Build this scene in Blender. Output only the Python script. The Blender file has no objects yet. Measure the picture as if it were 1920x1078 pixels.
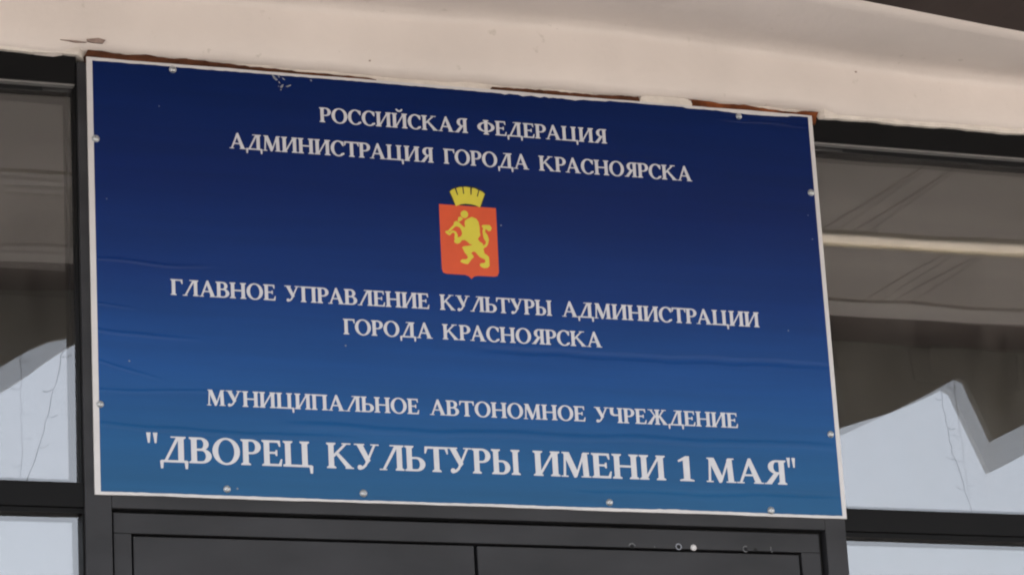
import bpy, bmesh, math, random
from mathutils import Vector, Matrix
from mathutils.geometry import delaunay_2d_cdt
random.seed(7)
S = bpy.context.scene
COL = S.collection
R = math.radians
Z0 = 4.0                      # height of the sign's centre above the ground; all z below are relative to it

# ------------------------------------------------------------------ camera, sky, sun, exposure
cam = bpy.data.cameras.new('camera')
cam.sensor_width = 36.0
cam.lens = 116.0
cam.clip_start = 0.05
cam.clip_end = 2000.0
cam_ob = bpy.data.objects.new('camera', cam)
COL.objects.link(cam_ob)
cam_ob.matrix_world = Matrix((
    (0.932535261, -0.054224214, -0.356984202, -2.90759381),
    (-0.356746782, -0.291049358, -0.887706035, -7.48056846),
    (-0.055764860, 0.955170145, -0.290758098, -2.42947648 + Z0),
    (0, 0, 0, 1)))
S.camera = cam_ob

SUN_EL, SUN_AZ = 42.0, 20.0   # the sun stands behind the building: the facade is in open shade
world = bpy.data.worlds.new('World')
S.world = world
world.use_nodes = True
wn = world.node_tree
for n in list(wn.nodes):
    wn.nodes.remove(n)
wo = wn.nodes.new('ShaderNodeOutputWorld')
bg = wn.nodes.new('ShaderNodeBackground')
sky = wn.nodes.new('ShaderNodeTexSky')
sky.sky_type = 'NISHITA'
sky.sun_disc = False
sky.sun_elevation = R(SUN_EL)
sky.sun_rotation = R(SUN_AZ)
sky.air_density = 1.0
sky.dust_density = 3.0
sky.ozone_density = 1.0
hs = wn.nodes.new('ShaderNodeHueSaturation')   # thin overcast: the sky is pale
hs.inputs['Saturation'].default_value = 0.30
wn.links.new(sky.outputs[0], hs.inputs['Color'])
wn.links.new(hs.outputs[0], bg.inputs['Color'])
bg.inputs['Strength'].default_value = 0.15
wn.links.new(bg.outputs[0], wo.inputs['Surface'])

sl = bpy.data.lights.new('sun', 'SUN')
sl.energy = 3.0
sl.angle = R(6.0)
sl.color = (1.0, 0.95, 0.87)
so = bpy.data.objects.new('sun', sl)
COL.objects.link(so)
d = Vector((math.sin(R(SUN_AZ)) * math.cos(R(SUN_EL)), math.cos(R(SUN_AZ)) * math.cos(R(SUN_EL)), math.sin(R(SUN_EL))))
so.rotation_euler = d.to_track_quat('Z', 'Y').to_euler()
so.location = d * 40

S.view_settings.view_transform = 'Standard'
S.view_settings.look = 'None'
S.view_settings.gamma = 1.0
S.view_settings.use_curve_mapping = False
S.view_settings.exposure = 2.1
S.cycles.max_bounces = 12
S.cycles.filter_width = 2.1   # the photograph is a soft, compressed phone picture
S.cycles.transparent_max_bounces = 16

# ------------------------------------------------------------------ materials
def mat(name, col, rough=0.6, spec=0.5, var=0.0, scale=8.0, stretch=(1, 1, 1), bump=0.0, bscale=60.0, bdist=0.002, bstretch=(1, 1, 1), spots=0.0, spotcol=(0.1, 0.08, 0.06), metallic=0.0, spotscale=30.0, rvar=0.0):
    m = bpy.data.materials.new(name)
    m.use_nodes = True
    nt = m.node_tree
    b = nt.nodes['Principled BSDF']
    b.inputs['Roughness'].default_value = rough
    b.inputs['Specular IOR Level'].default_value = spec
    b.inputs['Metallic'].default_value = metallic
    b.inputs['Base Color'].default_value = (*col, 1)
    tc = nt.nodes.new('ShaderNodeTexCoord')
    def noise(sc, st, det=5):
        mp = nt.nodes.new('ShaderNodeMapping')
        mp.inputs['Scale'].default_value = st
        nt.links.new(tc.outputs['Object'], mp.inputs['Vector'])
        t = nt.nodes.new('ShaderNodeTexNoise')
        t.inputs['Scale'].default_value = sc
        t.inputs['Detail'].default_value = det
        nt.links.new(mp.outputs[0], t.inputs['Vector'])
        return t
    last = None
    if var > 0:
        t = noise(scale, stretch)
        r = nt.nodes.new('ShaderNodeValToRGB')
        r.color_ramp.elements[0].position = 0.3
        r.color_ramp.elements[1].position = 0.7
        r.color_ramp.elements[0].color = (*[c * (1 - var) for c in col], 1)
        r.color_ramp.elements[1].color = (*[min(1, c * (1 + var)) for c in col], 1)
        nt.links.new(t.outputs['Fac'], r.inputs['Fac'])
        last = r.outputs[0]
        if rvar > 0:
            mr = nt.nodes.new('ShaderNodeMapRange')
            mr.inputs['To Min'].default_value = max(0.02, rough - rvar)
            mr.inputs['To Max'].default_value = rough + rvar
            nt.links.new(t.outputs['Fac'], mr.inputs['Value'])
            nt.links.new(mr.outputs[0], b.inputs['Roughness'])
    if spots > 0:
        t = noise(spotscale, (1, 1, 1), 3)
        r = nt.nodes.new('ShaderNodeValToRGB')
        r.color_ramp.elements[0].position = 0.70 - 0.1 * spots
        r.color_ramp.elements[1].position = 0.76
        r.color_ramp.elements[0].color = (0, 0, 0, 1)
        r.color_ramp.elements[1].color = (1, 1, 1, 1)
        nt.links.new(t.outputs['Fac'], r.inputs['Fac'])
        mx = nt.nodes.new('ShaderNodeMixRGB')
        nt.links.new(r.outputs[0], mx.inputs['Fac'])
        if last: nt.links.new(last, mx.inputs['Color1'])
        else: mx.inputs['Color1'].default_value = (*col, 1)
        mx.inputs['Color2'].default_value = (*spotcol, 1)
        last = mx.outputs[0]
    if last:
        nt.links.new(last, b.inputs['Base Color'])
    if bump > 0:
        t = noise(bscale, bstretch, 4)
        bp = nt.nodes.new('ShaderNodeBump')
        bp.inputs['Strength'].default_value = bump
        bp.inputs['Distance'].default_value = bdist
        nt.links.new(t.outputs['Fac'], bp.inputs['Height'])
        nt.links.new(bp.outputs[0], b.inputs['Normal'])
    return m

def assumed_skylight_material():
    """assumed rooflight, milky: added so that daylight from above brightens the ceiling strip"""
    m = bpy.data.materials.new('assumed_milky_rooflight')
    m.use_nodes = True
    nt = m.node_tree
    for n in list(nt.nodes): nt.nodes.remove(n)
    o = nt.nodes.new('ShaderNodeOutputMaterial'); mx = nt.nodes.new('ShaderNodeMixShader'); mx.inputs['Fac'].default_value = 0.62
    a = nt.nodes.new('ShaderNodeBsdfDiffuse'); a.inputs['Color'].default_value = (.75, .70, .62, 1)
    t = nt.nodes.new('ShaderNodeBsdfTranslucent')
    tc = nt.nodes.new('ShaderNodeTexCoord'); ns = nt.nodes.new('ShaderNodeTexNoise'); ns.inputs['Scale'].default_value = 4
    r = nt.nodes.new('ShaderNodeValToRGB'); r.color_ramp.elements[0].color = (*[c * .8 for c in ASSUMED_SKYLIGHT], 1); r.color_ramp.elements[1].color = (*ASSUMED_SKYLIGHT, 1)
    nt.links.new(tc.outputs['Object'], ns.inputs['Vector']); nt.links.new(ns.outputs['Fac'], r.inputs['Fac']); nt.links.new(r.outputs[0], t.inputs['Color'])
    nt.links.new(a.outputs[0], mx.inputs[1]); nt.links.new(t.outputs[0], mx.inputs[2]); nt.links.new(mx.outputs[0], o.inputs['Surface'])
    return m
ASSUMED_SKYLIGHT = (0.98, 0.91, 0.82)
M = {}
M['beam'] = mat('cream_plaster', (0.66, 0.59, 0.545), 0.6, 0.3, var=0.07, scale=2.2, bump=0.55, bscale=22, bdist=0.004, spots=0.05, spotcol=(0.55, 0.49, 0.44), spotscale=26)
M['reveal'] = mat('cream_plaster_rough', (0.64, 0.58, 0.52), 0.7, 0.3, var=0.10, scale=20, bump=0.8, bscale=50, bdist=0.004)
M['foam_dark'] = mat('brown_foam', (0.075, 0.026, 0.011), 0.85, 0.2, var=0.6, scale=14, stretch=(1, 1, 2.5), bump=1.0, bscale=110, bdist=0.005)
M['foam'] = mat('orange_foam', (0.135, 0.037, 0.010), 0.85, 0.2, var=0.6, scale=16, stretch=(1, 1, 2.5), bump=1.0, bscale=120, bdist=0.005)
M['frame'] = mat('charcoal_aluminium', (0.007, 0.007, 0.0075), 0.5, 0.08, var=0.12, scale=5, rvar=0.08)
M['door'] = mat('charcoal_steel', (0.026, 0.026, 0.029), 0.55, 0.22, var=0.30, scale=3.5, stretch=(1, 1, 2.5), rvar=0.10, bump=0.15, bscale=5, bdist=0.004)
M['gap'] = mat('black_rubber', (0.008, 0.008, 0.009), 0.8, 0.2)
M['void'] = mat('dark_room', (0.03, 0.028, 0.027), 0.9, 0.1, var=0.2, scale=2)
M['white'] = mat('white_plastic', (0.55, 0.53, 0.53), 0.5, 0.4, var=0.05, scale=14)
M['letter'] = mat('white_print', (0.545, 0.545, 0.575), 0.45, 0.22, var=0.03, scale=40)
M['red'] = mat('red_print', (0.58, 0.075, 0.022), 0.42, 0.4, var=0.05, scale=20)
M['yellow'] = mat('yellow_print', (0.58, 0.50, 0.045), 0.42, 0.4, var=0.04, scale=20)
M['black'] = mat('black_print', (0.012, 0.012, 0.016), 0.42, 0.4)
M['zinc'] = mat('zinc_plated', (0.44, 0.46, 0.48), 0.40, 0.5, var=0.2, scale=90, metallic=0.6)
M['scuff'] = mat('scuffed_white', (0.22, 0.23, 0.26), 0.7, 0.2, var=0.3, scale=300)
M['ceil'] = mat('ceiling_board', (0.72, 0.65, 0.58), 0.7, 0.3, var=0.10, scale=1.6, stretch=(0.6, 2, 1))
M['strip'] = mat('cream_batten', (0.88, 0.83, 0.68), 0.6, 0.3, var=0.08, scale=9)
M['strip2'] = mat('beige_batten', (0.86, 0.79, 0.72), 0.6, 0.3, var=0.08, scale=9)
M['dark_brown'] = mat('dark_brown_board', (0.06, 0.045, 0.04), 0.7, 0.2, var=0.2, scale=4)
M['brown'] = mat('brown_board', (0.20, 0.155, 0.135), 0.7, 0.3, var=0.2, scale=4)
M['valance'] = mat('dull_green_metal', (0.42, 0.41, 0.36), 0.6, 0.4, var=0.15, scale=2.0)
M['assumed_skylight'] = assumed_skylight_material()
M['old_paint'] = mat('old_grey_paint', (0.13, 0.13, 0.135), 0.7, 0.2, var=0.4, scale=300)
M['wire'] = mat('dark_cable', (0.02, 0.02, 0.022), 0.6, 0.3)
M['wall'] = mat('facade_plaster', (0.60, 0.54, 0.47), 0.8, 0.3, var=0.1, scale=2, bump=0.4, bscale=40)
M['ground'] = mat('asphalt_paving', (0.42, 0.39, 0.36), 0.9, 0.3, var=0.2, scale=0.8, bump=0.4, bscale=40)
M['step'] = mat('concrete_step', (0.09, 0.083, 0.078), 0.85, 0.3, var=0.12, scale=2)
M['chip'] = mat('chipped_plaster', (0.27, 0.20, 0.17), 0.9, 0.2, var=0.4, scale=40)

def film_material():
    """printed blue film: a vertical printed gradient, fine horizontal creases in the vinyl"""
    m = bpy.data.materials.new('blue_gradient_print')
    m.use_nodes = True
    nt = m.node_tree
    b = nt.nodes['Principled BSDF']
    tc = nt.nodes.new('ShaderNodeTexCoord')
    sx = nt.nodes.new('ShaderNodeSeparateXYZ')
    nt.links.new(tc.outputs['Object'], sx.inputs[0])
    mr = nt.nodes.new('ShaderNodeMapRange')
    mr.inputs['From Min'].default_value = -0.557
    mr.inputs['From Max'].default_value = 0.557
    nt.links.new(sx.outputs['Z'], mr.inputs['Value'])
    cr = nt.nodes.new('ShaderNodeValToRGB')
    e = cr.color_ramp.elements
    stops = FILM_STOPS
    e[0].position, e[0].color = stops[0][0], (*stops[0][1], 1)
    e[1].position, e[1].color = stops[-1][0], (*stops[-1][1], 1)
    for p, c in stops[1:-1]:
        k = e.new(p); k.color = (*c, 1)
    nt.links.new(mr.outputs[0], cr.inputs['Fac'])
    mp = nt.nodes.new('ShaderNodeMapping'); mp.inputs['Scale'].default_value = (0.9, 1, 16)
    mp.inputs['Rotation'].default_value = (0, R(1.5), 0)
    nt.links.new(tc.outputs['Object'], mp.inputs['Vector'])
    n1 = nt.nodes.new('ShaderNodeTexNoise'); n1.inputs['Scale'].default_value = 1.6; n1.inputs['Detail'].default_value = 4
    nt.links.new(mp.outputs[0], n1.inputs['Vector'])
    mix = nt.nodes.new('ShaderNodeMixRGB'); mix.blend_type = 'MULTIPLY'; mix.inputs['Fac'].default_value = 1
    r2 = nt.nodes.new('ShaderNodeMapRange'); r2.inputs['From Min'].default_value = 0.3; r2.inputs['From Max'].default_value = 0.7
    r2.inputs['To Min'].default_value = 0.92; r2.inputs['To Max'].default_value = 1.07
    nt.links.new(n1.outputs['Fac'], r2.inputs['Value'])
    nt.links.new(cr.outputs[0], mix.inputs['Color1']); nt.links.new(r2.outputs[0], mix.inputs['Color2'])
    nt.links.new(mix.outputs[0], b.inputs['Base Color'])
    # creases
    bp = nt.nodes.new('ShaderNodeBump'); bp.inputs['Strength'].default_value = 0.28; bp.inputs['Distance'].default_value = 0.006
    def mth(op, a, bval=None):
        k = nt.nodes.new('ShaderNodeMath'); k.operation = op
        for s_, v_ in zip(k.inputs, (a, bval)):
            if v_ is None: continue
            if isinstance(v_, (int, float)): s_.default_value = v_
            else: nt.links.new(v_, s_)
        return k.outputs[0]
    n3 = nt.nodes.new('ShaderNodeTexNoise'); n3.inputs['Scale'].default_value = 3.0; n3.inputs['Detail'].default_value = 2
    nt.links.new(tc.outputs['Object'], n3.inputs['Vector'])
    wavy = mth('MULTIPLY', mth('SUBTRACT', n3.outputs['Fac'], 0.5), 0.035)
    total = mth('MULTIPLY', n1.outputs['Fac'], 0.30)
    # creases: x from, x to, z at the left end, slope, half width, height
    for xa, xb, z, sl_, wd, ht in ((-.02, 1.05, -.146, -.002, .014, -1.0), (-.55, 1.05, -.370, .001, .014, .9), (-1.05, -.66, .037, -.02, .008, .8), (-1.05, -.86, -.078, -.05, .006, 1.0),
                                   (-1.05, -.70, -.145, -.05, .008, 1.0), (-1.05, -.80, -.205, -.28, .007, 1.0), (.68, 1.05, .519, .01, .006, .7), (-1.05, -.30, -.385, -.02, .010, .6), (.2, 1.05, -.505, .01, .012, -.6), (-1.05, -.6, -.30, .02, .007, .6)):
        dz = mth('ABSOLUTE', mth('SUBTRACT', mth('ADD', sx.outputs['Z'], wavy), mth('ADD', mth('MULTIPLY', mth('SUBTRACT', sx.outputs['X'], xa), sl_), z)))
        mrz = nt.nodes.new('ShaderNodeMapRange'); mrz.interpolation_type = 'SMOOTHERSTEP'
        mrz.inputs['From Max'].default_value = wd; mrz.inputs['To Min'].default_value = ht; mrz.inputs['To Max'].default_value = 0
        nt.links.new(dz, mrz.inputs['Value'])
        ma = nt.nodes.new('ShaderNodeMapRange'); ma.interpolation_type = 'SMOOTHSTEP'
        ma.inputs['From Min'].default_value = xa; ma.inputs['From Max'].default_value = xa + .12
        nt.links.new(sx.outputs['X'], ma.inputs['Value'])
        mb_ = nt.nodes.new('ShaderNodeMapRange'); mb_.interpolation_type = 'SMOOTHSTEP'
        mb_.inputs['From Min'].default_value = xb - .18; mb_.inputs['From Max'].default_value = xb; mb_.inputs['To Min'].default_value = 1; mb_.inputs['To Max'].default_value = 0
        nt.links.new(sx.outputs['X'], mb_.inputs['Value'])
        total = mth('ADD', total, mth('MULTIPLY', mrz.outputs[0], mth('MULTIPLY', ma.outputs[0], mb_.outputs[0])))
    nt.links.new(total, bp.inputs['Height'])
    n2 = nt.nodes.new('ShaderNodeTexNoise'); n2.inputs['Scale'].default_value = 2.2; n2.inputs['Detail'].default_value = 3
    nt.links.new(tc.outputs['Object'], n2.inputs['Vector'])
    bp2 = nt.nodes.new('ShaderNodeBump'); bp2.inputs['Strength'].default_value = 0.3; bp2.inputs['Distance'].default_value = 0.01
    nt.links.new(n2.outputs['Fac'], bp2.inputs['Height']); nt.links.new(bp.outputs[0], bp2.inputs['Normal'])
    nt.links.new(bp2.outputs[0], b.inputs['Normal'])
    b.inputs['Roughness'].default_value = 0.33
    b.inputs['Specular IOR Level'].default_value = 0.16
    return m
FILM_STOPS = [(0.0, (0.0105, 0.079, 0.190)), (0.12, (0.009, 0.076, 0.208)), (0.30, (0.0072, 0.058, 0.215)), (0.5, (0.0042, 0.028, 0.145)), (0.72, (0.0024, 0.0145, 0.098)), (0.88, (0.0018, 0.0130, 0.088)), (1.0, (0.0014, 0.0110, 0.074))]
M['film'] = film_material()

def glass_material(name, refl, tint):
    m = bpy.data.materials.new(name)
    m.use_nodes = True
    nt = m.node_tree
    for n in list(nt.nodes): nt.nodes.remove(n)
    o = nt.nodes.new('ShaderNodeOutputMaterial')
    mx = nt.nodes.new('ShaderNodeMixShader')
    g = nt.nodes.new('ShaderNodeBsdfGlossy'); g.inputs['Roughness'].default_value = 0.0
    g.inputs['Color'].default_value = (0.97, 0.975, 1.0, 1)
    t = nt.nodes.new('ShaderNodeBsdfTransparent'); t.inputs['Color'].default_value = (*tint, 1)
    geo = nt.nodes.new('ShaderNodeNewGeometry')
    dt = nt.nodes.new('ShaderNodeVectorMath'); dt.operation = 'DOT_PRODUCT'
    nt.links.new(geo.outputs['Incoming'], dt.inputs[0]); nt.links.new(geo.outputs['Normal'], dt.inputs[1])
    def mth(op, a, bval):
        k = nt.nodes.new('ShaderNodeMath'); k.operation = op
        for s_, v_ in zip(k.inputs, (a, bval)):
            if v_ is None: continue
            if isinstance(v_, (int, float)): s_.default_value = v_
            else: nt.links.new(v_, s_)
        return k.outputs[0]
    ac = mth('ABSOLUTE', dt.outputs['Value'], None)
    fr = mth('POWER', mth('SUBTRACT', 1.0, ac), 5.0)
    fac = mth('ADD', mth('MULTIPLY', fr, 1.0 - refl), refl)      # Schlick, the same from both sides of the pane
    nt.links.new(fac, mx.inputs['Fac'])
    nt.links.new(t.outputs[0], mx.inputs[1]); nt.links.new(g.outputs[0], mx.inputs[2])
    tc = nt.nodes.new('ShaderNodeTexCoord')
    wv = nt.nodes.new('ShaderNodeTexNoise'); wv.inputs['Scale'].default_value = 2.5; wv.inputs['Detail'].default_value = 1
    nt.links.new(tc.outputs['Object'], wv.inputs['Vector'])
    bp = nt.nodes.new('ShaderNodeBump'); bp.inputs['Strength'].default_value = 1.0; bp.inputs['Distance'].default_value = 0.0008
    nt.links.new(wv.outputs['Fac'], bp.inputs['Height']); nt.links.new(bp.outputs[0], g.inputs['Normal'])
    # a thin uneven film of dust
    mp = nt.nodes.new('ShaderNodeMapping'); mp.inputs['Scale'].default_value = (3, 1, 0.7)
    nt.links.new(tc.outputs['Object'], mp.inputs['Vector'])
    dn = nt.nodes.new('ShaderNodeTexNoise'); dn.inputs['Scale'].default_value = 5; dn.inputs['Detail'].default_value = 6
    nt.links.new(mp.outputs[0], dn.inputs['Vector'])
    dr = nt.nodes.new('ShaderNodeMapRange'); dr.inputs['From Min'].default_value = 0.35; dr.inputs['From Max'].default_value = 0.8
    dr.inputs['To Min'].default_value = 0.0; dr.inputs['To Max'].default_value = 0.035
    nt.links.new(dn.outputs['Fac'], dr.inputs['Value'])
    df = nt.nodes.new('ShaderNodeBsdfDiffuse'); df.inputs['Color'].default_value = (0.45, 0.42, 0.38, 1)
    mx2 = nt.nodes.new('ShaderNodeMixShader')
    nt.links.new(dr.outputs[0], mx2.inputs['Fac']); nt.links.new(mx.outputs[0], mx2.inputs[1]); nt.links.new(df.outputs[0], mx2.inputs[2])
    nt.links.new(mx2.outputs[0], o.inputs['Surface'])
    return m
M['glass'] = glass_material('window_glass', 0.133, (0.92, 0.92, 0.92))

# ------------------------------------------------------------------ mesh helpers
def union2d(polys, eps):
    """union of flat outlines -> vertices, triangles (holes stay open)"""
    vs, fs = [], []
    for p in polys:
        q = []
        for a in p:
            if not q or abs(q[-1][0] - a[0]) + abs(q[-1][1] - a[1]) > 1e-7: q.append(a)
        if abs(q[0][0] - q[-1][0]) + abs(q[0][1] - q[-1][1]) < 1e-7: q.pop()
        n = len(q)
        ar = sum(q[i][0] * q[(i + 1) % n][1] - q[(i + 1) % n][0] * q[i][1] for i in range(n))
        if n < 3 or abs(ar) < 1e-12: continue
        if ar < 0: q = q[::-1]
        fs.append(list(range(len(vs), len(vs) + n)))
        vs += [Vector((a[0], a[1])) for a in q]
    v2, _, f2, _, _, of = delaunay_2d_cdt(vs, [], fs, 0, eps)
    return v2, [f for f, o in zip(f2, of) if o]

class MB:
    def __init__(s): s.bm = bmesh.new()
    def box(s, x0, x1, y0, y1, z0, z1, bev=0.0):
        r = bmesh.ops.create_cube(s.bm, size=1.0)
        for v in r['verts']:
            v.co = Vector((x0 + (v.co.x + .5) * (x1 - x0), y0 + (v.co.y + .5) * (y1 - y0), z0 + (v.co.z + .5) * (z1 - z0)))
        if bev > 0:
            ed = set(e for v in r['verts'] for e in v.link_edges)
            bmesh.ops.bevel(s.bm, geom=list(ed), offset=bev, segments=2, affect='EDGES', profile=0.5)
        return s
    def prism(s, pts, y0, y1):
        """outline in the x-z plane, given a thickness from y0 (front) to y1 (back); the outline may be concave"""
        return s.sheet(*union2d([pts], 1e-6), y0, y1)
    def sheet(s, vs2, fs, y0, y1):
        a = [s.bm.verts.new((v[0], y0, v[1])) for v in vs2]
        b = [s.bm.verts.new((v[0], y1, v[1])) for v in vs2]
        cnt = {}
        for f in fs:
            n = len(f)
            ar = sum(vs2[f[i]][0] * vs2[f[(i + 1) % n]][1] - vs2[f[(i + 1) % n]][0] * vs2[f[i]][1] for i in range(n))
            f = list(f) if ar > 0 else list(f)[::-1]
            s.bm.faces.new([a[i] for i in f])
            s.bm.faces.new([b[i] for i in f[::-1]])
            for i in range(n): cnt[(f[i], f[(i + 1) % n])] = 1
        for (i, j) in cnt:
            if (j, i) not in cnt:
                s.bm.faces.new((a[i], b[i], b[j], a[j]))
        return s
    def tube(s, pts, r, n=6):
        rings = []
        for i, p in enumerate(pts):
            p = Vector(p)
            t = (Vector(pts[min(i + 1, len(pts) - 1)]) - Vector(pts[max(i - 1, 0)])).normalized()
            u = t.cross(Vector((0.3, 0.9, 0.2))).normalized(); w = t.cross(u)
            rr = r if not isinstance(r, (list, tuple)) else r[i]
            rings.append([s.bm.verts.new(p + (u * math.cos(k * 2 * math.pi / n) + w * math.sin(k * 2 * math.pi / n)) * rr) for k in range(n)])
        for a, b in zip(rings, rings[1:]):
            for k in range(n): s.bm.faces.new((a[k], a[(k + 1) % n], b[(k + 1) % n], b[k]))
        s.bm.faces.new(rings[0][::-1]); s.bm.faces.new(rings[-1])
        return s
    def lathe(s, x, z, prof, n=18):
        """profile of (radius, y) turned about an axis along y"""
        rings = []
        for (r, y) in prof:
            if r < 1e-6: rings.append([s.bm.verts.new((x, y, z))])
            else: rings.append([s.bm.verts.new((x + r * math.cos(k * 2 * math.pi / n), y, z + r * math.sin(k * 2 * math.pi / n))) for k in range(n)])
        for a, b in zip(rings, rings[1:]):
            for k in range(n):
                q = [a[k % len(a)], a[(k + 1) % len(a)], b[(k + 1) % len(b)], b[k % len(b)]]
                q = [v for i, v in enumerate(q) if v not in q[:i]]
                if len(q) > 2: s.bm.faces.new(q)
        return s
    def build(s, name, m, parent=None, smooth=False, recalc=True):
        if recalc: bmesh.ops.recalc_face_normals(s.bm, faces=s.bm.faces[:])
        me = bpy.data.meshes.new(name)
        s.bm.to_mesh(me); s.bm.free()
        me.materials.append(m)
        if smooth:
            for p in me.polygons: p.use_smooth = True
        o = bpy.data.objects.new(name, me)
        COL.objects.link(o)
        if parent: o.parent = parent
        return o

def tag(o, label, cat, group=None):
    o['label'] = label; o['category'] = cat
    if group: o['group'] = group
    return o
def empty(name, loc, parent=None):
    o = bpy.data.objects.new(name, None)
    o.empty_display_size = 0.1
    COL.objects.link(o); o.location = loc
    if parent: o.parent = parent
    return o
def structure(o):
    o['kind'] = 'structure'; return o

# ------------------------------------------------------------------ outlines of printed and plaster pieces (x, z on the sign plane, metres)
LION= [[(-0.0186, 0.1924), (-0.0105, 0.1977), (0.0003, 0.2032), (0.0123, 0.1992), (0.0183, 0.1908), (0.0204, 0.1765), (0.0202, 0.1621), (0.0214, 0.1542), (0.0159, 0.1483), (0.0137, 0.1442), (0.0186, 0.1381), (0.0264, 0.133), (0.0291, 0.1244), (0.028, 0.1179), (0.0298, 0.1069), (0.036, 0.1033), (0.0414, 0.0981), (0.0419, 0.087), (0.0417, 0.0742), (0.0365, 0.0691), (0.0275, 0.0673), (0.0196, 0.0697), (0.0147, 0.075), (0.0185, 0.08), (0.0283, 0.0814), (0.0318, 0.0855), (0.0297, 0.091), (0.0225, 0.0937), (0.0162, 0.0965), (0.0101, 0.1033), (0.0048, 0.1094), (-0.0008, 0.1101), (-0.0067, 0.1063), (-0.0006, 0.0987), (-0.0, 0.0956), (-0.0068, 0.0888), (-0.013, 0.0805), (-0.0173, 0.0755), (-0.0269, 0.0765), (-0.0348, 0.0792), (-0.0375, 0.0822), (-0.0327, 0.0872), (-0.0214, 0.0882), (-0.0155, 0.093), (-0.0191, 0.1008), (-0.0237, 0.1052), (-0.0273, 0.1138), (-0.0307, 0.1191), (-0.026, 0.1226), (-0.0129, 0.125), (-0.0015, 0.1273), (-0.0094, 0.13), (-0.0155, 0.136), (-0.0218, 0.1396), (-0.0299, 0.1386), (-0.0352, 0.1316), (-0.0426, 0.1282), (-0.0497, 0.1307), (-0.0514, 0.1353), (-0.0484, 0.1403), (-0.0408, 0.1455), (-0.0326, 0.1484), (-0.0282, 0.1559), (-0.0294, 0.1638), (-0.0337, 0.1723), (-0.0409, 0.175), (-0.0473, 0.1746), (-0.0504, 0.1784), (-0.0483, 0.1865), (-0.0417, 0.1898), (-0.0346, 0.1858), (-0.0277, 0.1791), (-0.0208, 0.1731), (-0.0189, 0.1772), (-0.0202, 0.1835)], [(-0.0498, 0.1795), (-0.0454, 0.1752), (-0.0635, 0.1581), (-0.0671, 0.1614)], [(-0.0746, 0.1587), (-0.069, 0.1621), (-0.0595, 0.1526), (-0.0629, 0.1496), (-0.0698, 0.1529)], [(-0.0636, 0.1537), (-0.0585, 0.1611), (-0.052, 0.1636), (-0.0446, 0.1604), (-0.0405, 0.1519), (-0.042, 0.1423), (-0.05, 0.141), (-0.0492, 0.1482), (-0.0481, 0.1546), (-0.0522, 0.1584), (-0.0564, 0.1565), (-0.0599, 0.1513)], [(-0.0384, 0.1911), (-0.0359, 0.2001), (-0.0297, 0.2021), (-0.0235, 0.1961), (-0.0312, 0.19), (-0.0366, 0.1873)], [(-0.0091, 0.2108), (-0.0092, 0.2074), (-0.0104, 0.2041), (-0.0126, 0.2014), (-0.0155, 0.1995), (-0.0187, 0.1986), (-0.0221, 0.1988), (-0.0251, 0.2001), (-0.0275, 0.2023), (-0.0291, 0.2053), (-0.0295, 0.2086), (-0.0289, 0.212), (-0.0272, 0.215), (-0.0246, 0.2174), (-0.0215, 0.2188), (-0.0181, 0.2192), (-0.0149, 0.2184), (-0.0121, 0.2166), (-0.0101, 0.214)], [(0.0294, 0.1292), (0.0344, 0.1319), (0.0357, 0.1392), (0.0304, 0.1468), (0.0286, 0.1579), (0.028, 0.1674), (0.0304, 0.1748), (0.0258, 0.1793), (0.0293, 0.1835), (0.0407, 0.1842), (0.0488, 0.184), (0.0536, 0.1763), (0.05, 0.1688), (0.0433, 0.1676), (0.0407, 0.1706), (0.036, 0.1735), (0.0347, 0.1647), (0.0407, 0.157), (0.044, 0.1461), (0.0413, 0.1331), (0.0365, 0.1256), (0.0289, 0.1209)]]
CROWN= [(-0.0558, 0.2679), (-0.0495, 0.2733), (-0.0422, 0.2772), (-0.0361, 0.2592), (-0.0333, 0.2607), (-0.0377, 0.2781), (-0.0302, 0.2809), (-0.0213, 0.2824), (-0.0196, 0.2636), (-0.0162, 0.2645), (-0.0179, 0.2829), (-0.0111, 0.2835), (0.0004, 0.2824), (0.0003, 0.263), (0.0034, 0.2632), (0.0054, 0.2818), (0.0132, 0.2813), (0.0224, 0.2769), (0.0174, 0.2595), (0.0204, 0.259), (0.0258, 0.2761), (0.0331, 0.2733), (0.0399, 0.2677), (0.0333, 0.2525), (0.0246, 0.2305), (0.012, 0.2357), (-0.0001, 0.2375), (-0.0136, 0.238), (-0.0272, 0.2357), (-0.041, 0.2298), (-0.048, 0.2497)]
CROWNBACK= [(-0.0585, 0.2684), (-0.05, 0.2766), (-0.041, 0.2809), (-0.03, 0.2847), (-0.0109, 0.2874), (0.006, 0.2865), (0.0161, 0.2849), (0.0267, 0.2802), (0.0359, 0.2755), (0.0423, 0.2685), (0.0359, 0.2513), (0.0279, 0.2294), (0.021, 0.2282), (0.0117, 0.231), (-0.0003, 0.2335), (-0.0138, 0.2339), (-0.0274, 0.2317), (-0.0425, 0.2274), (-0.0509, 0.2475)]
SHIELD= [(-0.087, 0.2324), (0.0682, 0.2314), (0.0679, 0.1786), (0.0666, 0.0584), (0.0618, 0.0484), (0.0531, 0.0465), (0.0078, 0.0461), (-0.0022, 0.0433), (-0.0091, 0.0368), (-0.0163, 0.0439), (-0.026, 0.0469), (-0.0766, 0.0467), (-0.0849, 0.0496), (-0.088, 0.0591), (-0.0879, 0.1408)]
F1 = [(-1.0041, 0.5601), (-0.9947, 0.5779), (-0.9593, 0.5779), (-0.9372, 0.575), (-0.8885, 0.5729), (-0.8456, 0.5779), (-0.8319, 0.5768), (-0.7884, 0.5725), (-0.7423, 0.5758), (-0.6452, 0.5711), (-0.5612, 0.5681), (-0.5084, 0.5688), (-0.4378, 0.5647), (-0.3672, 0.5661), (-0.2596, 0.564), (-0.2382, 0.5604)]
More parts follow.
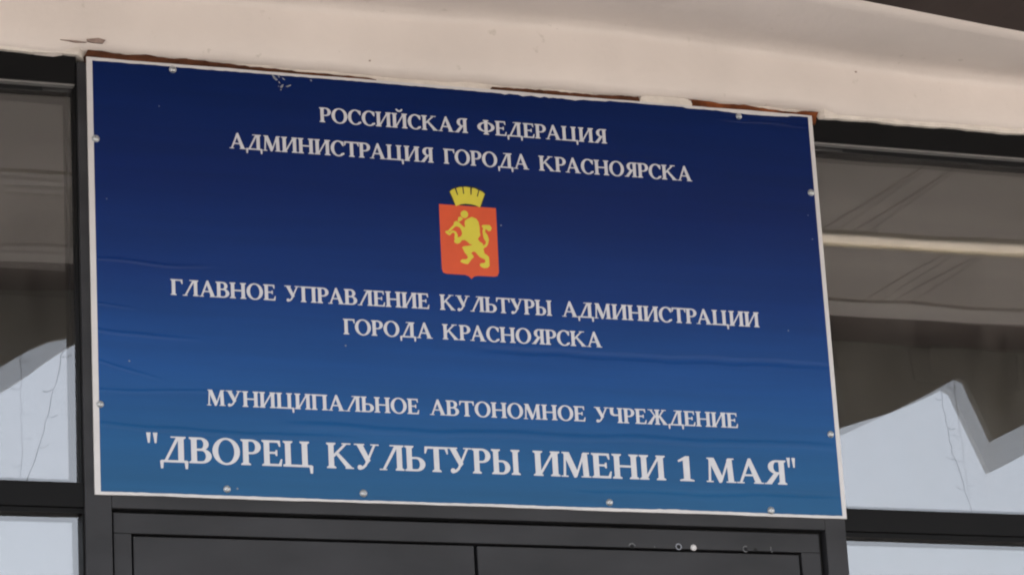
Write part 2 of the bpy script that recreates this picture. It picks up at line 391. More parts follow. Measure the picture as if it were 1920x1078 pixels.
F2 = [(0.0747, 0.5606), (0.0798, 0.5667), (0.2488, 0.5693), (0.3589, 0.5672), (0.4937, 0.5724), (0.4973, 0.5591)]
F3 = [(0.6404, 0.5763), (0.6743, 0.576), (0.7417, 0.5708), (0.8016, 0.574), (0.8596, 0.5695), (0.8862, 0.5664), (0.9571, 0.5643), (0.9733, 0.5694), (1.0236, 0.5702), (1.0158, 0.5544)]
SCUFF= [[(-0.5214, 0.5497), (-0.5179, 0.5491), (-0.5111, 0.5425), (-0.5052, 0.5357), (-0.5097, 0.5336), (-0.5162, 0.5384)], [(-0.5056, 0.5492), (-0.5012, 0.5478), (-0.4988, 0.5417), (-0.5032, 0.5431)], [(-0.4943, 0.5438), (-0.4882, 0.5407), (-0.4858, 0.5364), (-0.491, 0.5378)], [(-0.5026, 0.5332), (-0.4993, 0.5281), (-0.5011, 0.5261), (-0.5037, 0.5295)], [(-0.4997, 0.5182), (-0.4951, 0.523), (-0.4902, 0.5252), (-0.4926, 0.5178), (-0.496, 0.5136), (-0.4994, 0.5151)], [(-0.5049, 0.5204), (-0.5023, 0.5179), (-0.5036, 0.5169)], [(-0.4991, 0.511), (-0.4964, 0.5125), (-0.4969, 0.5076), (-0.4997, 0.5083)], [(-0.4855, 0.5202), (-0.4711, 0.5259), (-0.4704, 0.5232), (-0.4803, 0.5179)], [(-0.4199, 0.5436), (-0.4163, 0.5448), (-0.4139, 0.5401), (-0.4175, 0.5387)]]
SPECK= [(-0.9089, -0.2233), (-0.3541, -0.1566), (0.0797, 0.1857), (-0.8175, 0.4402), (0.8756, -0.0543), (-0.6464, -0.532), (-0.9561, 0.1882), (0.9628, 0.2708), (0.9694, 0.2039)]
CHIP=[ [(-1.0019, 0.5978), (-0.972, 0.6033), (-0.9544, 0.5991), (-0.9614, 0.59), (-0.9885, 0.5905), (-0.9993, 0.5924)], [(-1.0696, 0.5906), (-1.0291, 0.5912), (-1.0021, 0.5893), (-1.0292, 0.587)]]
BSPK= [(0.136, 0.7368), (0.2112, 0.7374), (0.2641, 0.7376), (0.1662, 0.741), (0.3673, 0.8027), (0.6352, 0.8269), (0.6247, 0.731), (1.0294, 0.738), (1.1379, 0.6881), (-0.1742, 0.7449), (-0.2607, 0.6034), (0.9332, 0.7391)]

LINES = [
 ([('РОССИЙСКАЯ', -0.3984, 0.0028), ('ФЕДЕРАЦИЯ', 0.0299, 0.3921)], .431, .0395),
 ([('АДМИНИСТРАЦИЯ', -0.6385, -0.0954), ('ГОРОДА', -0.0678, 0.1673), ('КРАСНОЯРСКА', 0.1955, 0.6301)], .3430, .0405),
 ([('ГЛАВНОЕ', -0.8004, -0.5317), ('УПРАВЛЕНИЕ', -0.5082, -0.1272), ('КУЛЬТУРЫ', -0.0986, 0.2062), ('АДМИНИСТРАЦИИ', 0.2342, 0.7923)], -.0495, .0405),
 ([('ГОРОДА', -0.3584, -0.1226), ('КРАСНОЯРСКА', -0.0955, 0.3399)], -.127, .040),
 ([('МУНИЦИПАЛЬНОЕ', -0.7166, -0.1683), ('АВТОНОМНОЕ', -0.14, 0.2806), ('УЧРЕЖДЕНИЕ', 0.3056, 0.7077)], -.3255, .0395),
 ([('"', -0.8711, -0.8433), ('ДВОРЕЦ', -0.838, -0.4516), ('КУЛЬТУРЫ', -0.4159, 0.0942), ('ИМЕНИ', 0.1301, 0.4931), ('1', 0.5289, 0.5722), ('МАЯ', 0.6067, 0.8355), ('"', 0.8385, 0.8631)], -.472, .0645),
]

# ------------------------------------------------------------------ lettering: a bold old-style serif drawn stroke by stroke (cap height 1)
T, TH, OV, SH = 0.205, 0.085, 0.075, 0.05
def stem(x, y0=0.0, y1=1.0, w=T, sb=True, st=True, ovl=OV, ovr=OV):
    out = [[(x, y0), (x + w, y0), (x + w, y1), (x, y1)]]
    if sb: out.append([(x - ovl, y0), (x + w + ovr, y0), (x + w + ovr, y0 + SH), (x + w, y0 + 0.10), (x, y0 + 0.10), (x - ovl, y0 + SH)])
    if st: out.append([(x - ovl, y1 - SH), (x, y1 - 0.10), (x + w, y1 - 0.10), (x + w + ovr, y1 - SH), (x + w + ovr, y1), (x - ovl, y1)])
    return out
def box2(x0, y0, x1, y1): return [[(x0, y0), (x1, y0), (x1, y1), (x0, y1)]]
def diag(x0, y0, x1, y1, w): return [[(x0, y0), (x0 + w, y0), (x1 + w, y1), (x1, y1)]]
def arc(cx, cy, rx, ry, ix, iy, a0, a1, n=20, ox=0.0):
    out = []
    for k in range(n):
        a, b = [R(a0 + (a1 - a0) * q / n) for q in (k, k + 1)]
        out.append([(cx + rx * math.cos(a), cy + ry * math.sin(a)), (cx + rx * math.cos(b), cy + ry * math.sin(b)),
                    (cx + ox + ix * math.cos(b), cy + iy * math.sin(b)), (cx + ox + ix * math.cos(a), cy + iy * math.sin(a))])
    return out
def bowl(x0, yb, yt, xr, xc=None, tk=T, th=TH, flip=None):
    """D-shaped loop to the right of x0; flip = x about which it is mirrored"""
    if xc is None: xc = x0 + 0.35 * (xr - x0)
    cy, ry = (yb + yt) / 2, (yt - yb) / 2
    out = box2(x0, yt - th, xc, yt) + box2(x0, yb, xc, yb + th) + arc(xc, cy, xr - xc, ry, xr - xc - tk, ry - th, -90, 90, 14)
    if flip is not None: out = [[(2 * flip - x, y) for x, y in p][::-1] for p in out]
    return out
def ser(xc, y, hw, up=True):
    return [[(xc - hw, y), (xc + hw, y), (xc + hw, y + (SH if up else -SH)), (xc - hw, y + (SH if up else -SH))]]
def glyph(c):
    """-> (strokes, width)"""
    if c == 'О': return arc(.52, .5, .50, .525, .295, .45, 0, 360, 36), 1.04
    if c == 'С':
        g = arc(.50, .5, .48, .525, .275, .445, 48, 318, 28)
        g += [[(.66, .845), (.70, .98), (.84, .945), (.835, .67), (.785, .67)]]
        g += [[(.66, .165), (.84, .235), (.87, .13), (.70, .03)]]
        return g, .86
    if c == 'Р': return stem(.08) + bowl(.2, .43, 1, .74, .40, T, .08), .76
    if c == 'В': return stem(.08) + bowl(.2, .49, 1, .72, .42, .19, .08) + bowl(.2, 0, .565, .82, .46, .21, .08), .84
    if c == 'Ь': return stem(.08) + bowl(.2, 0, .565, .80, .46, .21, .08), .82
    if c == 'Ы': return stem(.08) + bowl(.2, 0, .565, .74, .42, .20, .08) + stem(.86), 1.14
    if c == 'Я':
        return stem(.55) + bowl(.2, .43, 1, .74, .42, T, .08, flip=.4575 - .02) + [[(.36, .47), (.56, .47), (.23, .0), (.0, .0)]] + box2(-.03, 0, .25, SH), .83
    if c == 'Г':
        return stem(.08) + box2(.2, 1 - TH, .70, 1) + [[(.61, 1), (.72, 1), (.735, .72), (.685, .72), (.61, .92)]], .74
    if c == 'Е':
        return stem(.08) + box2(.2, 1 - TH, .66, 1) + box2(.2, .475, .56, .555) + box2(.2, 0, .70, TH) + \
            [[(.58, 1), (.68, 1), (.695, .76), (.645, .76), (.58, .93)], [(.52, .40), (.575, .40), (.575, .63), (.52, .63), (.48, .53), (.48, .50)], [(.62, 0), (.715, 0), (.75, .28), (.70, .28), (.62, .08)]], .76
    if c == 'Н': return stem(.08) + stem(.72) + box2(.2, .465, .8, .55), 1.0
    if c in 'ИЙ':
        g = stem(.08) + stem(.72) + [[(.20, .06), (.30, .06), (.80, .94), (.70, .94)], [(.2, .1), (.2, 0), (.34, .16), (.34, .3)], [(.80, .90), (.80, 1.0), (.66, .84), (.66, .70)]]
        if c == 'Й': g += arc(.50, 1.30, .215, .20, .12, .09, 180, 360, 14)
        return g, 1.0
    if c == 'П': return stem(.08) + stem(.72) + box2(.2, 1 - TH, .8, 1), 1.0
    if c == 'Ц': return stem(.08) + stem(.70) + box2(.0, 0, 1.06, TH) + [[(.96, .06), (1.10, .06), (1.085, -.24), (1.00, -.24)]], 1.10
    if c == 'Ч': return stem(.62) + [[(.05, 1), (.33, 1), (.33, .95), (.29, .90), (.29, .66), (.36, .56), (.64, .56), (.64, .47), (.30, .45), (.14, .53), (.09, .66), (.09, .9), (.05, .95)]], .90
    if c == 'М':
        return [[(.10, 0), (.185, 0), (.235, .98), (.15, .98)], [(.10, 1), (.34, 1), (.66, .16), (.56, -.02), (.50, -.02)], [(.53, .0), (.60, .0), (.92, .90), (.92, 1), (.86, 1)],
                [(.82, .95), (1.02, .95), (1.06, 0), (.85, 0)]] + box2(.02, 0, .28, SH) + box2(.77, 0, 1.14, SH) + box2(.07, .95, .25, 1) + box2(.88, .95, 1.10, 1), 1.14
    if c == 'А':
        return [[(.09, 0), (.18, 0), (.53, .86), (.47, 1.03)], [(.43, .92), (.47, 1.03), (.56, 1.03), (.95, 0), (.715, 0)]] + box2(.26, .30, .74, .375) + box2(0, 0, .28, SH) + box2(.64, 0, 1.02, SH), 1.0
    if c == 'Л':
        return stem(.68, ovl=.06) + [[(.10, .0), (.205, .0), (.72, .93), (.72, 1.0), (.62, 1.0)]] + box2(.0, 0, .29, SH) + box2(.42, .95, .75, 1), .97
    if c == 'Д':
        return stem(.68, sb=False) + [[(.17, .05), (.275, .05), (.72, .93), (.72, 1.0), (.63, 1.0)]] + box2(.42, .95, .75, 1) + box2(.06, 0, 1.0, TH) + \
            [[(.02, .06), (.15, .06), (.125, -.24), (.045, -.24)], [(.90, .06), (1.04, .06), (1.015, -.24), (.935, -.24)]], 1.04
    if c == 'К':
        return stem(.08) + [[(.22, .50), (.30, .44), (.80, .96), (.70, .98)], [(.34, .58), (.44, .64), (1.0, .03), (1.0, 0), (.78, 0)]] + box2(.60, .95, .94, 1) + box2(.72, 0, 1.04, SH), 1.0
    if c == 'У':
        return [[(.08, 1), (.32, 1), (.62, .36), (.52, .24), (.47, .24)], [(.76, 1), (.85, 1), (.46, .13), (.34, .02), (.20, -.03), (.14, .02), (.30, .12), (.39, .20)]] + box2(0, .95, .40, 1) + box2(.64, .95, .96, 1) + arc(.20, .075, .095, .10, 0, 0, 0, 360, 14), .94
    if c == 'Т':
        return stem(.345, st=False, y1=.98) + box2(.03, 1 - TH, .865, 1) + [[(.0, 1), (.11, 1), (.11, .92), (.035, .72), (-.015, .72)], [(.785, 1), (.895, 1), (.91, .72), (.86, .72), (.785, .92)]], .90
    if c == 'Ф':
        return stem(.46) + arc(.5625, .515, .56, .345, .345, .268, 0, 360, 36), 1.125
    if c == 'Ж':
        g = stem(.57, w=.19)
        h = [[(.72, .50), (.76, .44), (1.14, .96), (1.04, .98)], [(.76, .56), (.86, .62), (1.30, .03), (1.30, 0), (1.07, 0)], [(.95, .95), (1.26, .95), (1.26, 1), (.95, 1)], [(1.02, 0), (1.34, 0), (1.34, SH), (1.02, SH)]]
        h += [[(.74, .46), (.80, .46), (.86, .6), (.74, .56)]]
        g += h + [[(1.33 - x, y) for x, y in p][::-1] for p in h]
        return g, 1.33
    if c == '1':
        return stem(.22, st=False, ovl=.13, ovr=.13, y1=.96) + [[(.05, .84), (.30, 1.02), (.425, 1.02), (.425, .86), (.22, .84), (.07, .77)]], .60
    if c == '"':
        return [[(.02, 1.12), (.20, 1.12), (.155, .72), (.085, .72)], [(.29, 1.12), (.47, 1.12), (.425, .72), (.355, .72)]] , .49
    raise ValueError(c)
_gc = {}
def glyph_sheet(c):
    if c not in _gc:
        polys, w = glyph(c)
        v2, f2 = union2d(polys, 1e-5)
        xs = [v[0] for v in v2]
        _gc[c] = (v2, f2, min(xs), max(xs))
    return _gc[c]
KERN = {'ГЛ': -.04, 'УЛ': -.03, 'РА': -.07, 'ТУ': -.06, 'АУ': -.05, 'УР': -.02, 'ГО': -.03, 'КО': -.03, 'АД': -.03, 'ТР': -.05, 'АВ': -.04, 'АЯ': .0, 'ЬТ': -.05, 'АТ': -.08, 'ЛЬ': 0, 'РЦ': -.02, 'СТ': -.03}
def word_layout(word):
    x, out = 0.0, []
    for i, c in enumerate(word):
        v2, f2, x0, x1 = glyph_sheet(c)
        out.append((c, x - x0))
        x += (x1 - x0) + 0.035 + (KERN.get(word[i:i + 2], 0) if i + 1 < len(word) else 0)
    return out, x - 0.035
def letter_line(parent, words, base, cap, y0=-0.0014, y1=-0.0004):
    for word, xa, xb in words:
        mb = MB()
        lay, w = word_layout(word)
        sx = (xb - xa) / w
        for c, x in lay:
            v2, f2, _, _ = glyph_sheet(c)
            mb.sheet([(xa + (v[0] + x) * sx, base + v[1] * cap) for v in v2], f2, y0, y1)
        mb.build('lettering', M['letter'], parent)

# ------------------------------------------------------------------ ground, steps
g = MB(); g.box(-150, 150, -150, 150, -0.5, 0.0)
structure(g.build('ground', M['ground']))
g = MB()
g.box(-4.2, 6.2, -3.3, -0.001, 0.0, 0.9)
for k in range(5): g.box(-4.2, 6.2, -3.3 - 0.32 * (k + 1), -3.301 - 0.32 * k, 0.0, 0.9 - 0.15 * (k + 1))
structure(g.build('porch_steps', M['step']))

# ------------------------------------------------------------------ the building
ZF = -3.1                     # porch floor, relative to the sign's centre
bld = tag(empty('entrance_building', (0, 0, 0)), 'building front with cream beam, dark glazing and charcoal door behind the blue sign', 'building')
def part(mb, name, m, parent=None, smooth=False):
    o = mb.build(name, m, parent or bld, smooth)
    if not parent: o.location = (0, 0, Z0)
    return o

# walls and roof beyond the view
w = MB()
w.box(-9, -2.35, 0.0, 0.35, -4.0, 1.45); w.box(2.85, 9, 0.0, 0.35, -4.0, 1.45)
w.box(-2.349, 2.849, 0.02, 0.35, 0.80, 1.45)
w.box(-9, 9, 7.0, 7.35, -4.0, 1.45); w.box(-9, -8.7, 0.351, 6.999, -4, 1.45); w.box(8.7, 9, 0.351, 6.999, -4, 1.45)
part(w, 'wall', M['wall'])
w = MB(); w.box(-9.2, 9.2, -0.1, 7.5, 1.453, 1.65); part(w, 'roof', M['wall'])
w = MB(); w.box(-2.34, 2.84, 0.90, 0.95, -3.1, 0.85); w.box(-2.34, 2.84, 0.36, 0.899, -3.2, -3.1); w.box(-2.34, 2.84, 0.36, 0.899, 0.8, 0.85)
part(w, 'back_room', M['void'])

# cream beam above the sign: hand-plastered, its lower band plumb, the upper band leaning out to the canopy
def lerp(tab, x):
    if x <= tab[0][0]: return tab[0][1]
    for (a, b), (c, dd) in zip(tab, tab[1:]):
        if x <= c: return b + (dd - b) * (x - a) / (c - a)
    return tab[-1][1]
CREASE = [(-2.4, .742), (-.5, .735), (.0, .740), (.35, .744), (.65, .736), (1.0, .716), (1.33, .692), (1.65, .690), (2.9, .665)]
OUTER = [(-2.4, .84), (.6, .815), (1.0, .773), (1.22, .751), (1.40, .733), (2.9, .60)]
def wob(x, s, a): return a * (math.sin(x * s) + .6 * math.sin(x * s * 2.3 + 1.7) + .4 * math.sin(x * s * 5.1 + .6))
bm = bmesh.new(); rows = []
xs = [-2.34 + i * 0.02 for i in range(260)]
for x in xs:
    zc, zo = lerp(CREASE, x) + wob(x, 6, .0015), lerp(OUTER, x)
    zb = .592 + wob(x, 9, .0016)
    if x > 1.03: zb -= .018 * min(1, (x - 1.03) / .05)
    if x < -1.02: zb -= .020 * min(1, (-1.02 - x) / .05)
    pr = [(.10, zb - .018), (.03, zb - .020), (.012, zb - .015 + wob(x, 31, .0012)), (-.004, zb - .006), (-.012, zb + .006), (-.014, zb + .05), (-.0145, (zb + zc) / 2), (-.015, zc - .02), (-.017, zc - .006), (-.024, zc + .003), (-.05, zc + .012)]
    for k in range(1, 7):
        t = k / 6
        pr.append((-.05 - .25 * t, (zc + .012) * (1 - t) + zo * t - .012 * math.sin(math.pi * t)))
    pr += [(-.30, zo + .15), (.10, zo + .15)]
    rows.append([bm.verts.new((x, y, z)) for y, z in pr])
for a, b in zip(rows, rows[1:]):
    n = len(a)
    for k in range(n): bm.faces.new((a[k], a[(k + 1) % n], b[(k + 1) % n], b[k]))
bm.faces.new(rows[0]); bm.faces.new(rows[-1][::-1])
mb = MB(); mb.bm.free(); mb.bm = bm
beam = part(mb, 'lintel_beam', M['beam'], smooth=True)
# rough plaster lip under the beam, either side of the sign and behind it
bm = bmesh.new(); rows = []
for x in xs:
    out = 1.0 if (x > 1.035 or x < -1.01) else 0.0
    zb = .5535 + wob(x, 23, .0014) + (.006 if x < -1.0 else 0)
    y = -.001 if out else .016
    rows.append([bm.verts.new((x, yy, zz)) for yy, zz in [(y + .002, .59), (y, zb + .008), (y + .003, zb + .001), (y + .008, zb), (.06, zb), (.06, .59)]])
for a, b in zip(rows, rows[1:]):
    n = len(a)
    for k in range(n): bm.faces.new((a[k], a[(k + 1) % n], b[(k + 1) % n], b[k]))
bm.faces.new(rows[0]); bm.faces.new(rows[-1][::-1])
mb = MB(); mb.bm.free(); mb.bm = bm
lip = mb.build('plaster_lip', M['reveal'], beam)
# dried brown foam in the gap over the sign, patched over with cream plaster in places
def foam_piece(top, yf=.0045, depth=.010):
    pts = list(top)
    dense = []
    for (a, b), (c, dd) in zip(pts, pts[1:]):
        n = max(1, int((c - a) / .012))
        for k in range(n):
            t = k / n
            dense.append((a + (c - a) * t, b + (dd - b) * t + (random.uniform(-.0014, .0014) if k else 0)))
    dense.append(pts[-1])
    m_ = MB(); m_.prism(dense + [(dense[-1][0] - .004, .535), (dense[0][0] + .004, .535)], yf, yf + depth)
    return m_
for F, mm in ((F1, 'foam_dark'), (F2, 'foam_dark'), (F3, 'foam')):
    foam_piece(F).build('foam_seal', M[mm], beam)
foam_piece([(-.236, .5600), (-.15, .5655), (-.05, .566), (.03, .5655), (.076, .5605)], .006, .008).build('plaster_patch', M['reveal'], beam)
m_ = foam_piece([(.497, .559), (.501, .5735), (.53, .577), (.58, .578), (.625, .578), (.645, .572), (.648, .563)], .0025, .012)
m_.build('plaster_patch', M['reveal'], beam)
for k, C_ in enumerate(CHIP):
    mb = MB(); mb.prism(C_, -.0165, -.010); mb.build('plaster_chip', M['chip'], beam)
for (x, z) in BSPK:
    rr = random.uniform(.0015, .0028)
    if z < lerp(CREASE, x) - .004:
        MB().prism([(x + rr * random.uniform(.6, 1.3) * math.cos(a * math.pi / 4) * 1.3, z + rr * random.uniform(.5, 1) * math.sin(a * math.pi / 4)) for a in range(8)], -.0168, -.012).build('dirt_speck', M['chip'], beam)

# ---- glazed side windows
def pane(x0, x1, z0, z1, yc, bulge, parent, tilt=(0, 0)):
    bm = bmesh.new(); N = 48
    gv = [[None] * (N + 1) for _ in range(N + 1)]
    for i in range(N + 1):
        for j in range(N + 1):
            u, v = -1 + 2 * i / N, -1 + 2 * j / N
            x, z = x0 + (x1 - x0) * i / N, z0 + (z1 - z0) * j / N
            y = yc + bulge * (1 - u * u) * (1.0 if v > 0 else 1 - v * v) + tilt[0] * (x - (x0 + x1) / 2) + tilt[1] * (z - (z0 + z1) / 2)
            gv[i][j] = bm.verts.new((x, y, z))
    for i in range(N):
        for j in range(N):
            bm.faces.new((gv[i][j], gv[i + 1][j], gv[i + 1][j + 1], gv[i][j + 1]))
    m_ = MB(); m_.bm.free(); m_.bm = bm
    return m_.build('glass_pane', M['glass'], parent, smooth=True, recalc=False)
YG = .042
def window(x0, x1, sa, sb):
    """x0..x1 with stiles sa and sb wide; the casing of the door closes it towards the sign"""
    f = MB()
    f.box(x0, x1, .014, .11, .489, .575, .002)                 # head rail
    f.box(x0, x1, .012, .11, -.587, -.526, .002)               # transom
    f.box(x0, x1, .020, .11, -.600, -.5875)                    # bead below it
    f.box(x0, x1, .014, .11, ZF, ZF + .12, .002)               # bottom rail
    for u, v in ((x0, x0 + sa), (x1 - sb, x1)):
        f.box(u, v, .016, .11, ZF + .121, -.601, .001); f.box(u, v, .016, .11, -.525, .488, .001)
    fr = part(f, 'window', M['frame'])
    a, b = x0 + sa, x1 - sb
    bd = MB(); bd.box(a, b, .018, .038, .4835, .4885); bd.build('glazing_bead', M['bead'], fr)
    pane(a, b, -.526, .489, YG, BULGE, fr)
    pane(a, b, ZF + .12, -.60, YG, BULGE * .6, fr)
    sp = MB(); q = .012
    sp.box(a, a + q, YG + .002, YG + .026, -.524, .487); sp.box(b - q, b, YG + .002, YG + .026, -.524, .487)
    sp.box(a + q, b - q, YG + .002, YG + .026, .475, .487); sp.box(a + q, b - q, YG + .002, YG + .026, -.524, -.512)
    sp.build('pane_spacer', M['gap'], fr)
    pane(a + .003, b - .003, -.522, .485, YG + .028, 0.0, fr)
    pane(a + .003, b - .003, ZF + .13, -.61, YG + .028, 0.0, fr)
    return fr
M['bead'] = mat('grey_bead', (0.16, 0.155, 0.15), 0.5, 0.4)
BULGE = .0090
XL, XR = -1.023, .997       # outer edges of the door casing
window(-2.34, XL - .0003, .05, .004)
window(XR + .0003, 2.84, .004, .05)

# ---- charcoal double door under the sign
f = MB()
f.box(XL, -.958, .006, .0405, ZF, .545, .0015); f.box(.938, XR, .006, .0405, ZF, .545, .0015)
f.box(-.9575, .9375, .006, .0405, -.5875, .545, .0015)
door = part(f, 'double_door', M['door'])
mb = MB(); mb.box(-.9575, .9375, .060, .12, ZF, -.588); mb.build('door_gap', M['gap'], door)
hp = MB()
hp.box(-.952, .922, .016, .0595, -.646, -.5965, .0012)
hp.box(-.952, -.909, .016, .0595, ZF, -.6465, .0012); hp.box(.868, .922, .016, .0595, ZF, -.6465, .0012)
hp.build('inner_frame', M['door'], door)
for (a, b) in ((-.9035, -.0345), (-.0255, .8615)):
    lf = MB(); lf.box(a, b, .019, .0594, ZF + .01, -.6525, .0015)
    leaf = lf.build('door_leaf', M['door'], door)
    h = MB(); hx = -.10 if b < 0 else .04
    h.tube([(hx + .03, .019, -2.2), (hx + .03, -.03, -2.2), (hx + .03, -.03, -1.8), (hx + .03, .019, -1.8)], .012, 10)
    h.build('handle', M['zinc'], leaf)
def dome(r, y, x, z):
    return MB().lathe(x, z, [(r, y), (r * .98, y - r * .18), (r * .80, y - r * .45), (r * .45, y - r * .62), (0, y - r * .68)])
dome(.0085, .0155, .563, -.642).build('rivet', M['white'], door, True)
for (x, z, r, ar) in ((.522, -.6405, .0085, (0, 360)), (.710, -.6415, .0085, (60, 300)), (.393, -.644, .010, (10, 170))):
    mb = MB(); vs, fs = [], []
    for k in range(20):
        a, b = [R(ar[0] + (ar[1] - ar[0]) * q / 20) for q in (k, k + 1)]
        rr = r * random.uniform(.9, 1.1)
        n = len(vs)
        vs += [(x + rr * math.cos(a), z + rr * math.sin(a)), (x + r * math.cos(b), z + r * math.sin(b)), (x + r * .70 * math.cos(b), z + r * .70 * math.sin(b)), (x + r * .70 * math.cos(a), z + r * .70 * math.sin(a))]
        fs.append((n, n + 1, n + 2, n + 3))
    mb.sheet(vs, fs, .0152, .0162); mb.build('paint_ring', M['scuff' if x == .522 else 'old_paint'], door)
    mb = MB(); mb.lathe(x, z, [(r * .5, .0157), (0, .0155)]); mb.build('screw_hole', M['gap'], door)
mb = MB(); mb.lathe(.738, -.6425, [(.0045, .0157), (0, .0155)]); mb.build('screw_hole', M['gap'], door)
for (x, z) in ((.455, -.643), (.782, -.636), (.784, -.647), (.781, -.641)):
    MB().prism([(x + .0014 * math.cos(a), z + .0030 * math.sin(a)) for a in (0, 1, 2, 3, 4, 5)], .0152, .0162).build('paint_fleck', M['old_paint'], door)

# ------------------------------------------------------------------ canopy over the steps (seen in the glass)
can = empty('canopy', (0, 0, Z0), bld)
CX0, CX1, CZ = -4.2, 6.2, .78
mb = MB(); mb.box(CX0, CX1, -2.639, -1.565, CZ + .033, CZ + .05); mb.box(CX0, CX1, -1.445, -.792, CZ + .033, CZ + .05)
mb.build('canopy_roof', M['brown'], can)
# brown board along the wall
bm = bmesh.new(); rows = []
for i in range(105):
    x = CX0 + (CX1 - CX0) * i / 104
    zo = lerp(OUTER, x)
    rows.append([bm.verts.new(p) for p in ((x, -.301, zo + .003), (x, -.79, CZ), (x, -.79, CZ + .158), (x, -.301, CZ + .158))])
for a, b in zip(rows, rows[1:]):
    for k in range(4): bm.faces.new((a[k], a[(k + 1) % 4], b[(k + 1) % 4], b[k]))
bm.faces.new(rows[0]); bm.faces.new(rows[-1][::-1])
mb = MB(); mb.bm.free(); mb.bm = bm; mb.build('edge_board', M['dark_brown'], can)
def joints(cuts):
    e = [CX0] + cuts + [CX1]
    return list(zip(e, e[1:]))
def bay(y0, y1, cuts, z=CZ):
    for a, b in joints(cuts):
        m_ = MB(); m_.box(a + .006, b - .006, y0, y1, z, z + .03, .002); m_.build('ceiling_panel', M['ceil'], can)
bay(-1.405, -.795, [-2.3, -1.1, .1, 1.86, 1.96, 3.6, 4.8])
bay(-2.095, -1.57, [-2.3, -1.1, .1, 2.38, 2.49, 3.6, 4.8])
mb = MB(); mb.box(CX0, CX1, -2.27, -2.11, CZ - .006, CZ + .05, .003); mb.build('ceiling_batten', M['strip2'], can)
mb = MB(); mb.box(.6, CX1, -1.560, -1.452, CZ + .010, CZ + .013); mb.build('assumed_rooflight_strip', M['assumed_skylight'], can)  # assumed rooflight, added to make this ceiling strip show bright
mb = MB(); mb.box(CX0, .599, -1.560, -1.452, CZ + .004, CZ + .03, .003); mb.build('ceiling_batten', M['strip2'], can)
mb = MB(); mb.box(CX0, .599, -1.5645, -1.4455, CZ + .0455, CZ + .052); mb.build('assumed_rooflight_cover', M['brown'], can)  # closes the assumed rooflight so the strip stays dim at the left
mb = MB(); mb.box(CX0, CX1, -1.569, -1.561, CZ + .002, CZ + .045); mb.box(CX0, CX1, -1.4505, -1.4425, CZ + .002, CZ + .045); mb.build('assumed_rooflight_curb', M['strip'], can)
mb = MB(); mb.box(CX0, CX1, -2.63, -2.28, CZ + .02, CZ + .05); mb.build('edge_board', M['brown'], can)
# toothed valance
PK = [(-3.95, -3.85), (-3.3, -3.2), (-2.63, -2.53), (-1.96, -1.86), (-1.29, -1.19), (-.36, -.27), (.32, .40), (1.00, 1.08), (1.68, 1.76), (2.33, 2.37), (2.955, 2.990), (3.565, 3.60), (4.18, 4.21), (4.8, 4.83), (5.45, 5.48)]
edge = [(CX0, .50)]
for i, (p, q) in enumerate(PK):
    nx = PK[i + 1][0] if i + 1 < len(PK) else CX1
    if i == 4:
        edge += [(p, .66), (q, .672), (q + .09, .449), (-.80, .46), (-.61, .558), (-.503, .622), (-.431, .654), (-.36, .668)]
    elif i == 5: edge += [(p, .668), (q, .672), (q + .09, .449)]
    else: edge += [(p, .679), (q, .668), (q + .09, .449)]
edge += [(CX1, .60)]
mb = MB(); mb.prism(edge + [(CX1, CZ + .16), (CX0, CZ + .16)], -2.67, -2.64)
val = mb.build('valance', M['valance'], can)
for x in (-3.4, -2.2, -1.0, .2, 1.3, 2.52, 2.9, 3.3, 4.3, 5.3):
    MB().box(x - .06, x + .06, -2.639, -2.625, .69, CZ + .015, .003).build('valance_bracket', M['valance'], can)

# ------------------------------------------------------------------ light strings hanging from the valance
def garland(x, z1, z0, seed, label):
    rnd = random.Random(seed)
    mb = MB(); y = -2.652; pts = []; n = 26; dx = 0
    for k in range(n + 1):
        dx += rnd.uniform(-.0035, .0035)
        pts.append((x + dx, y + rnd.uniform(-.004, .004), z1 + (z0 - z1) * k / n))
    mb.tube(pts, .0011, 5)
    o = mb.build('light_string', M['wire'])
    o.location = (0, 0, Z0)
    tag(o, label, 'light string')
    for k in range(3, n, 5):
        p = pts[k]; s = rnd.choice((-1, 1))
        b = MB(); b.tube([p, (p[0] + s * .018, p[1], p[2] - .004), (p[0] + s * .03, p[1] - .005, p[2] + .003)], [.0009, .0009, .0014], 5)
        b.build('lamp_stub', M['wire'], o)
    return o
garland(2.955, .70, .235, 3, 'thin dark light string reflected in the glass right of the sign')
garland(-.535, .64, .17, 5, 'thin dark light string reflected in the narrow glass left of the sign')
# ------------------------------------------------------------------ the sign
W2, H2 = 1.0, .55689
sign = tag(empty('sign_board', (0, 0, Z0)), 'large blue sign with white Cyrillic lettering and red coat of arms, screwed above the door', 'sign')
mb = MB()
top, bot = [], []
for k in range(201):
    x = -W2 + 2 * W2 * k / 200
    top.append((x, H2 + wob(x, 17, .0004))); bot.append((x, -H2 + wob(x, 13, .0005) + .0015 * math.exp(-((x + .1) / .15) ** 2)))
mb.prism(top[::-1] + bot, 0.0, .0055)
mb.build('backing_board', M['white'], sign)
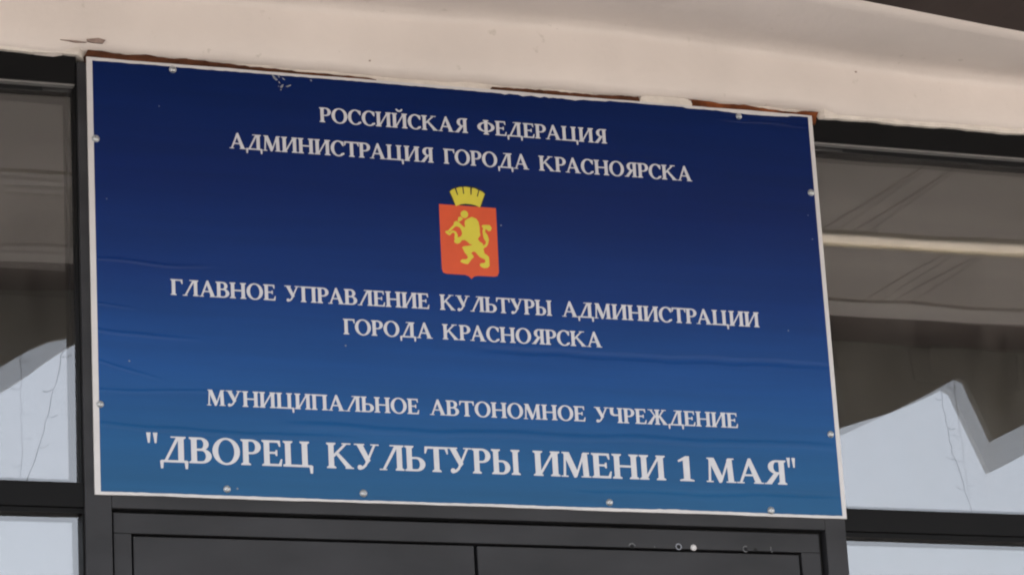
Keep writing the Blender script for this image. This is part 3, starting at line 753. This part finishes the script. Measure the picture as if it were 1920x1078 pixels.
# printed film on the board: its trimmed edges leave the white board showing
tp, bt = [], []
rnd = random.Random(11)
for k in range(161):
    x = -.9855 + (.9855 + .9875) * k / 160
    dt = .0075 + wob(x, 5, .0004) + (.0012 * rnd.random())
    if .08 < x < .33 and rnd.random() < .5: dt += rnd.uniform(.001, .0045)
    if .72 < x < .95: dt += .0035 * math.sin((x - .72) / .23 * math.pi) + rnd.uniform(0, .0012)
    if .40 < x < .62: dt -= .003
    if x > .93: dt -= .002
    db = .0068 + wob(x, 4, .0006) + .001 * rnd.random()
    if .45 < x < .55: db += rnd.uniform(0, .003)
    tp.append((x, H2 - dt)); bt.append((x, -H2 + db))
mb = MB(); mb.prism(tp[::-1] + bt, -.0008, -.0002)
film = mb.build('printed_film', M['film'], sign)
for words, base, cap in LINES:
    letter_line(sign, words, base, cap)
arms = MB().prism(SHIELD, -.0014, -.0004).build('coat_of_arms', M['red'], sign)
MB().prism(CROWNBACK, -.0011, -.0004).build('crown_outline', M['black'], arms)
MB().prism(CROWN, -.0018, -.0004).build('mural_crown', M['yellow'], arms)
v2, f2 = union2d(LION, 1e-6)
MB().sheet(v2, f2, -.0019, -.0004).build('lion', M['yellow'], arms)
for p in SCUFF: MB().prism(p, -.0014, -.0004).build('scuff_mark', M['scuff'], sign)
for (x, z) in SPECK:
    r_ = random.uniform(.0016, .003)
    MB().prism([(x + r_ * random.uniform(.6, 1.2) * math.cos(a), z + r_ * random.uniform(.6, 1.2) * math.sin(a)) for a in (0, 1, 2, 3, 4, 5)], -.0014, -.0004).build('scuff_mark', M['scuff'], sign)
for i, (x, z) in enumerate([(-.78, .541), (.781, .537), (-.981, .342), (.977, .335), (-.983, -.335), (.973, -.332), (-.673, -.534), (-.325, -.533), (.331, -.535), (.782, -.542)]):
    r_ = random.uniform(.0078, .0092)
    sc_ = dome(r_, -.0028, x, z).lathe(x, z, [(r_ * 1.05, -.0005), (r_ * 1.08, -.0028), (0, -.0029)]).build('screw', M['zinc'], sign, True)
    a = random.uniform(0, 3)
    MB().tube([(x - r_ * .45 * math.cos(a), -.0028 - r_ * .60, z - r_ * .45 * math.sin(a)), (x + r_ * .45 * math.cos(a), -.0028 - r_ * .60, z + r_ * .45 * math.sin(a))], r_ * .11, 4).build('screw_slot', M['gap'], sc_)
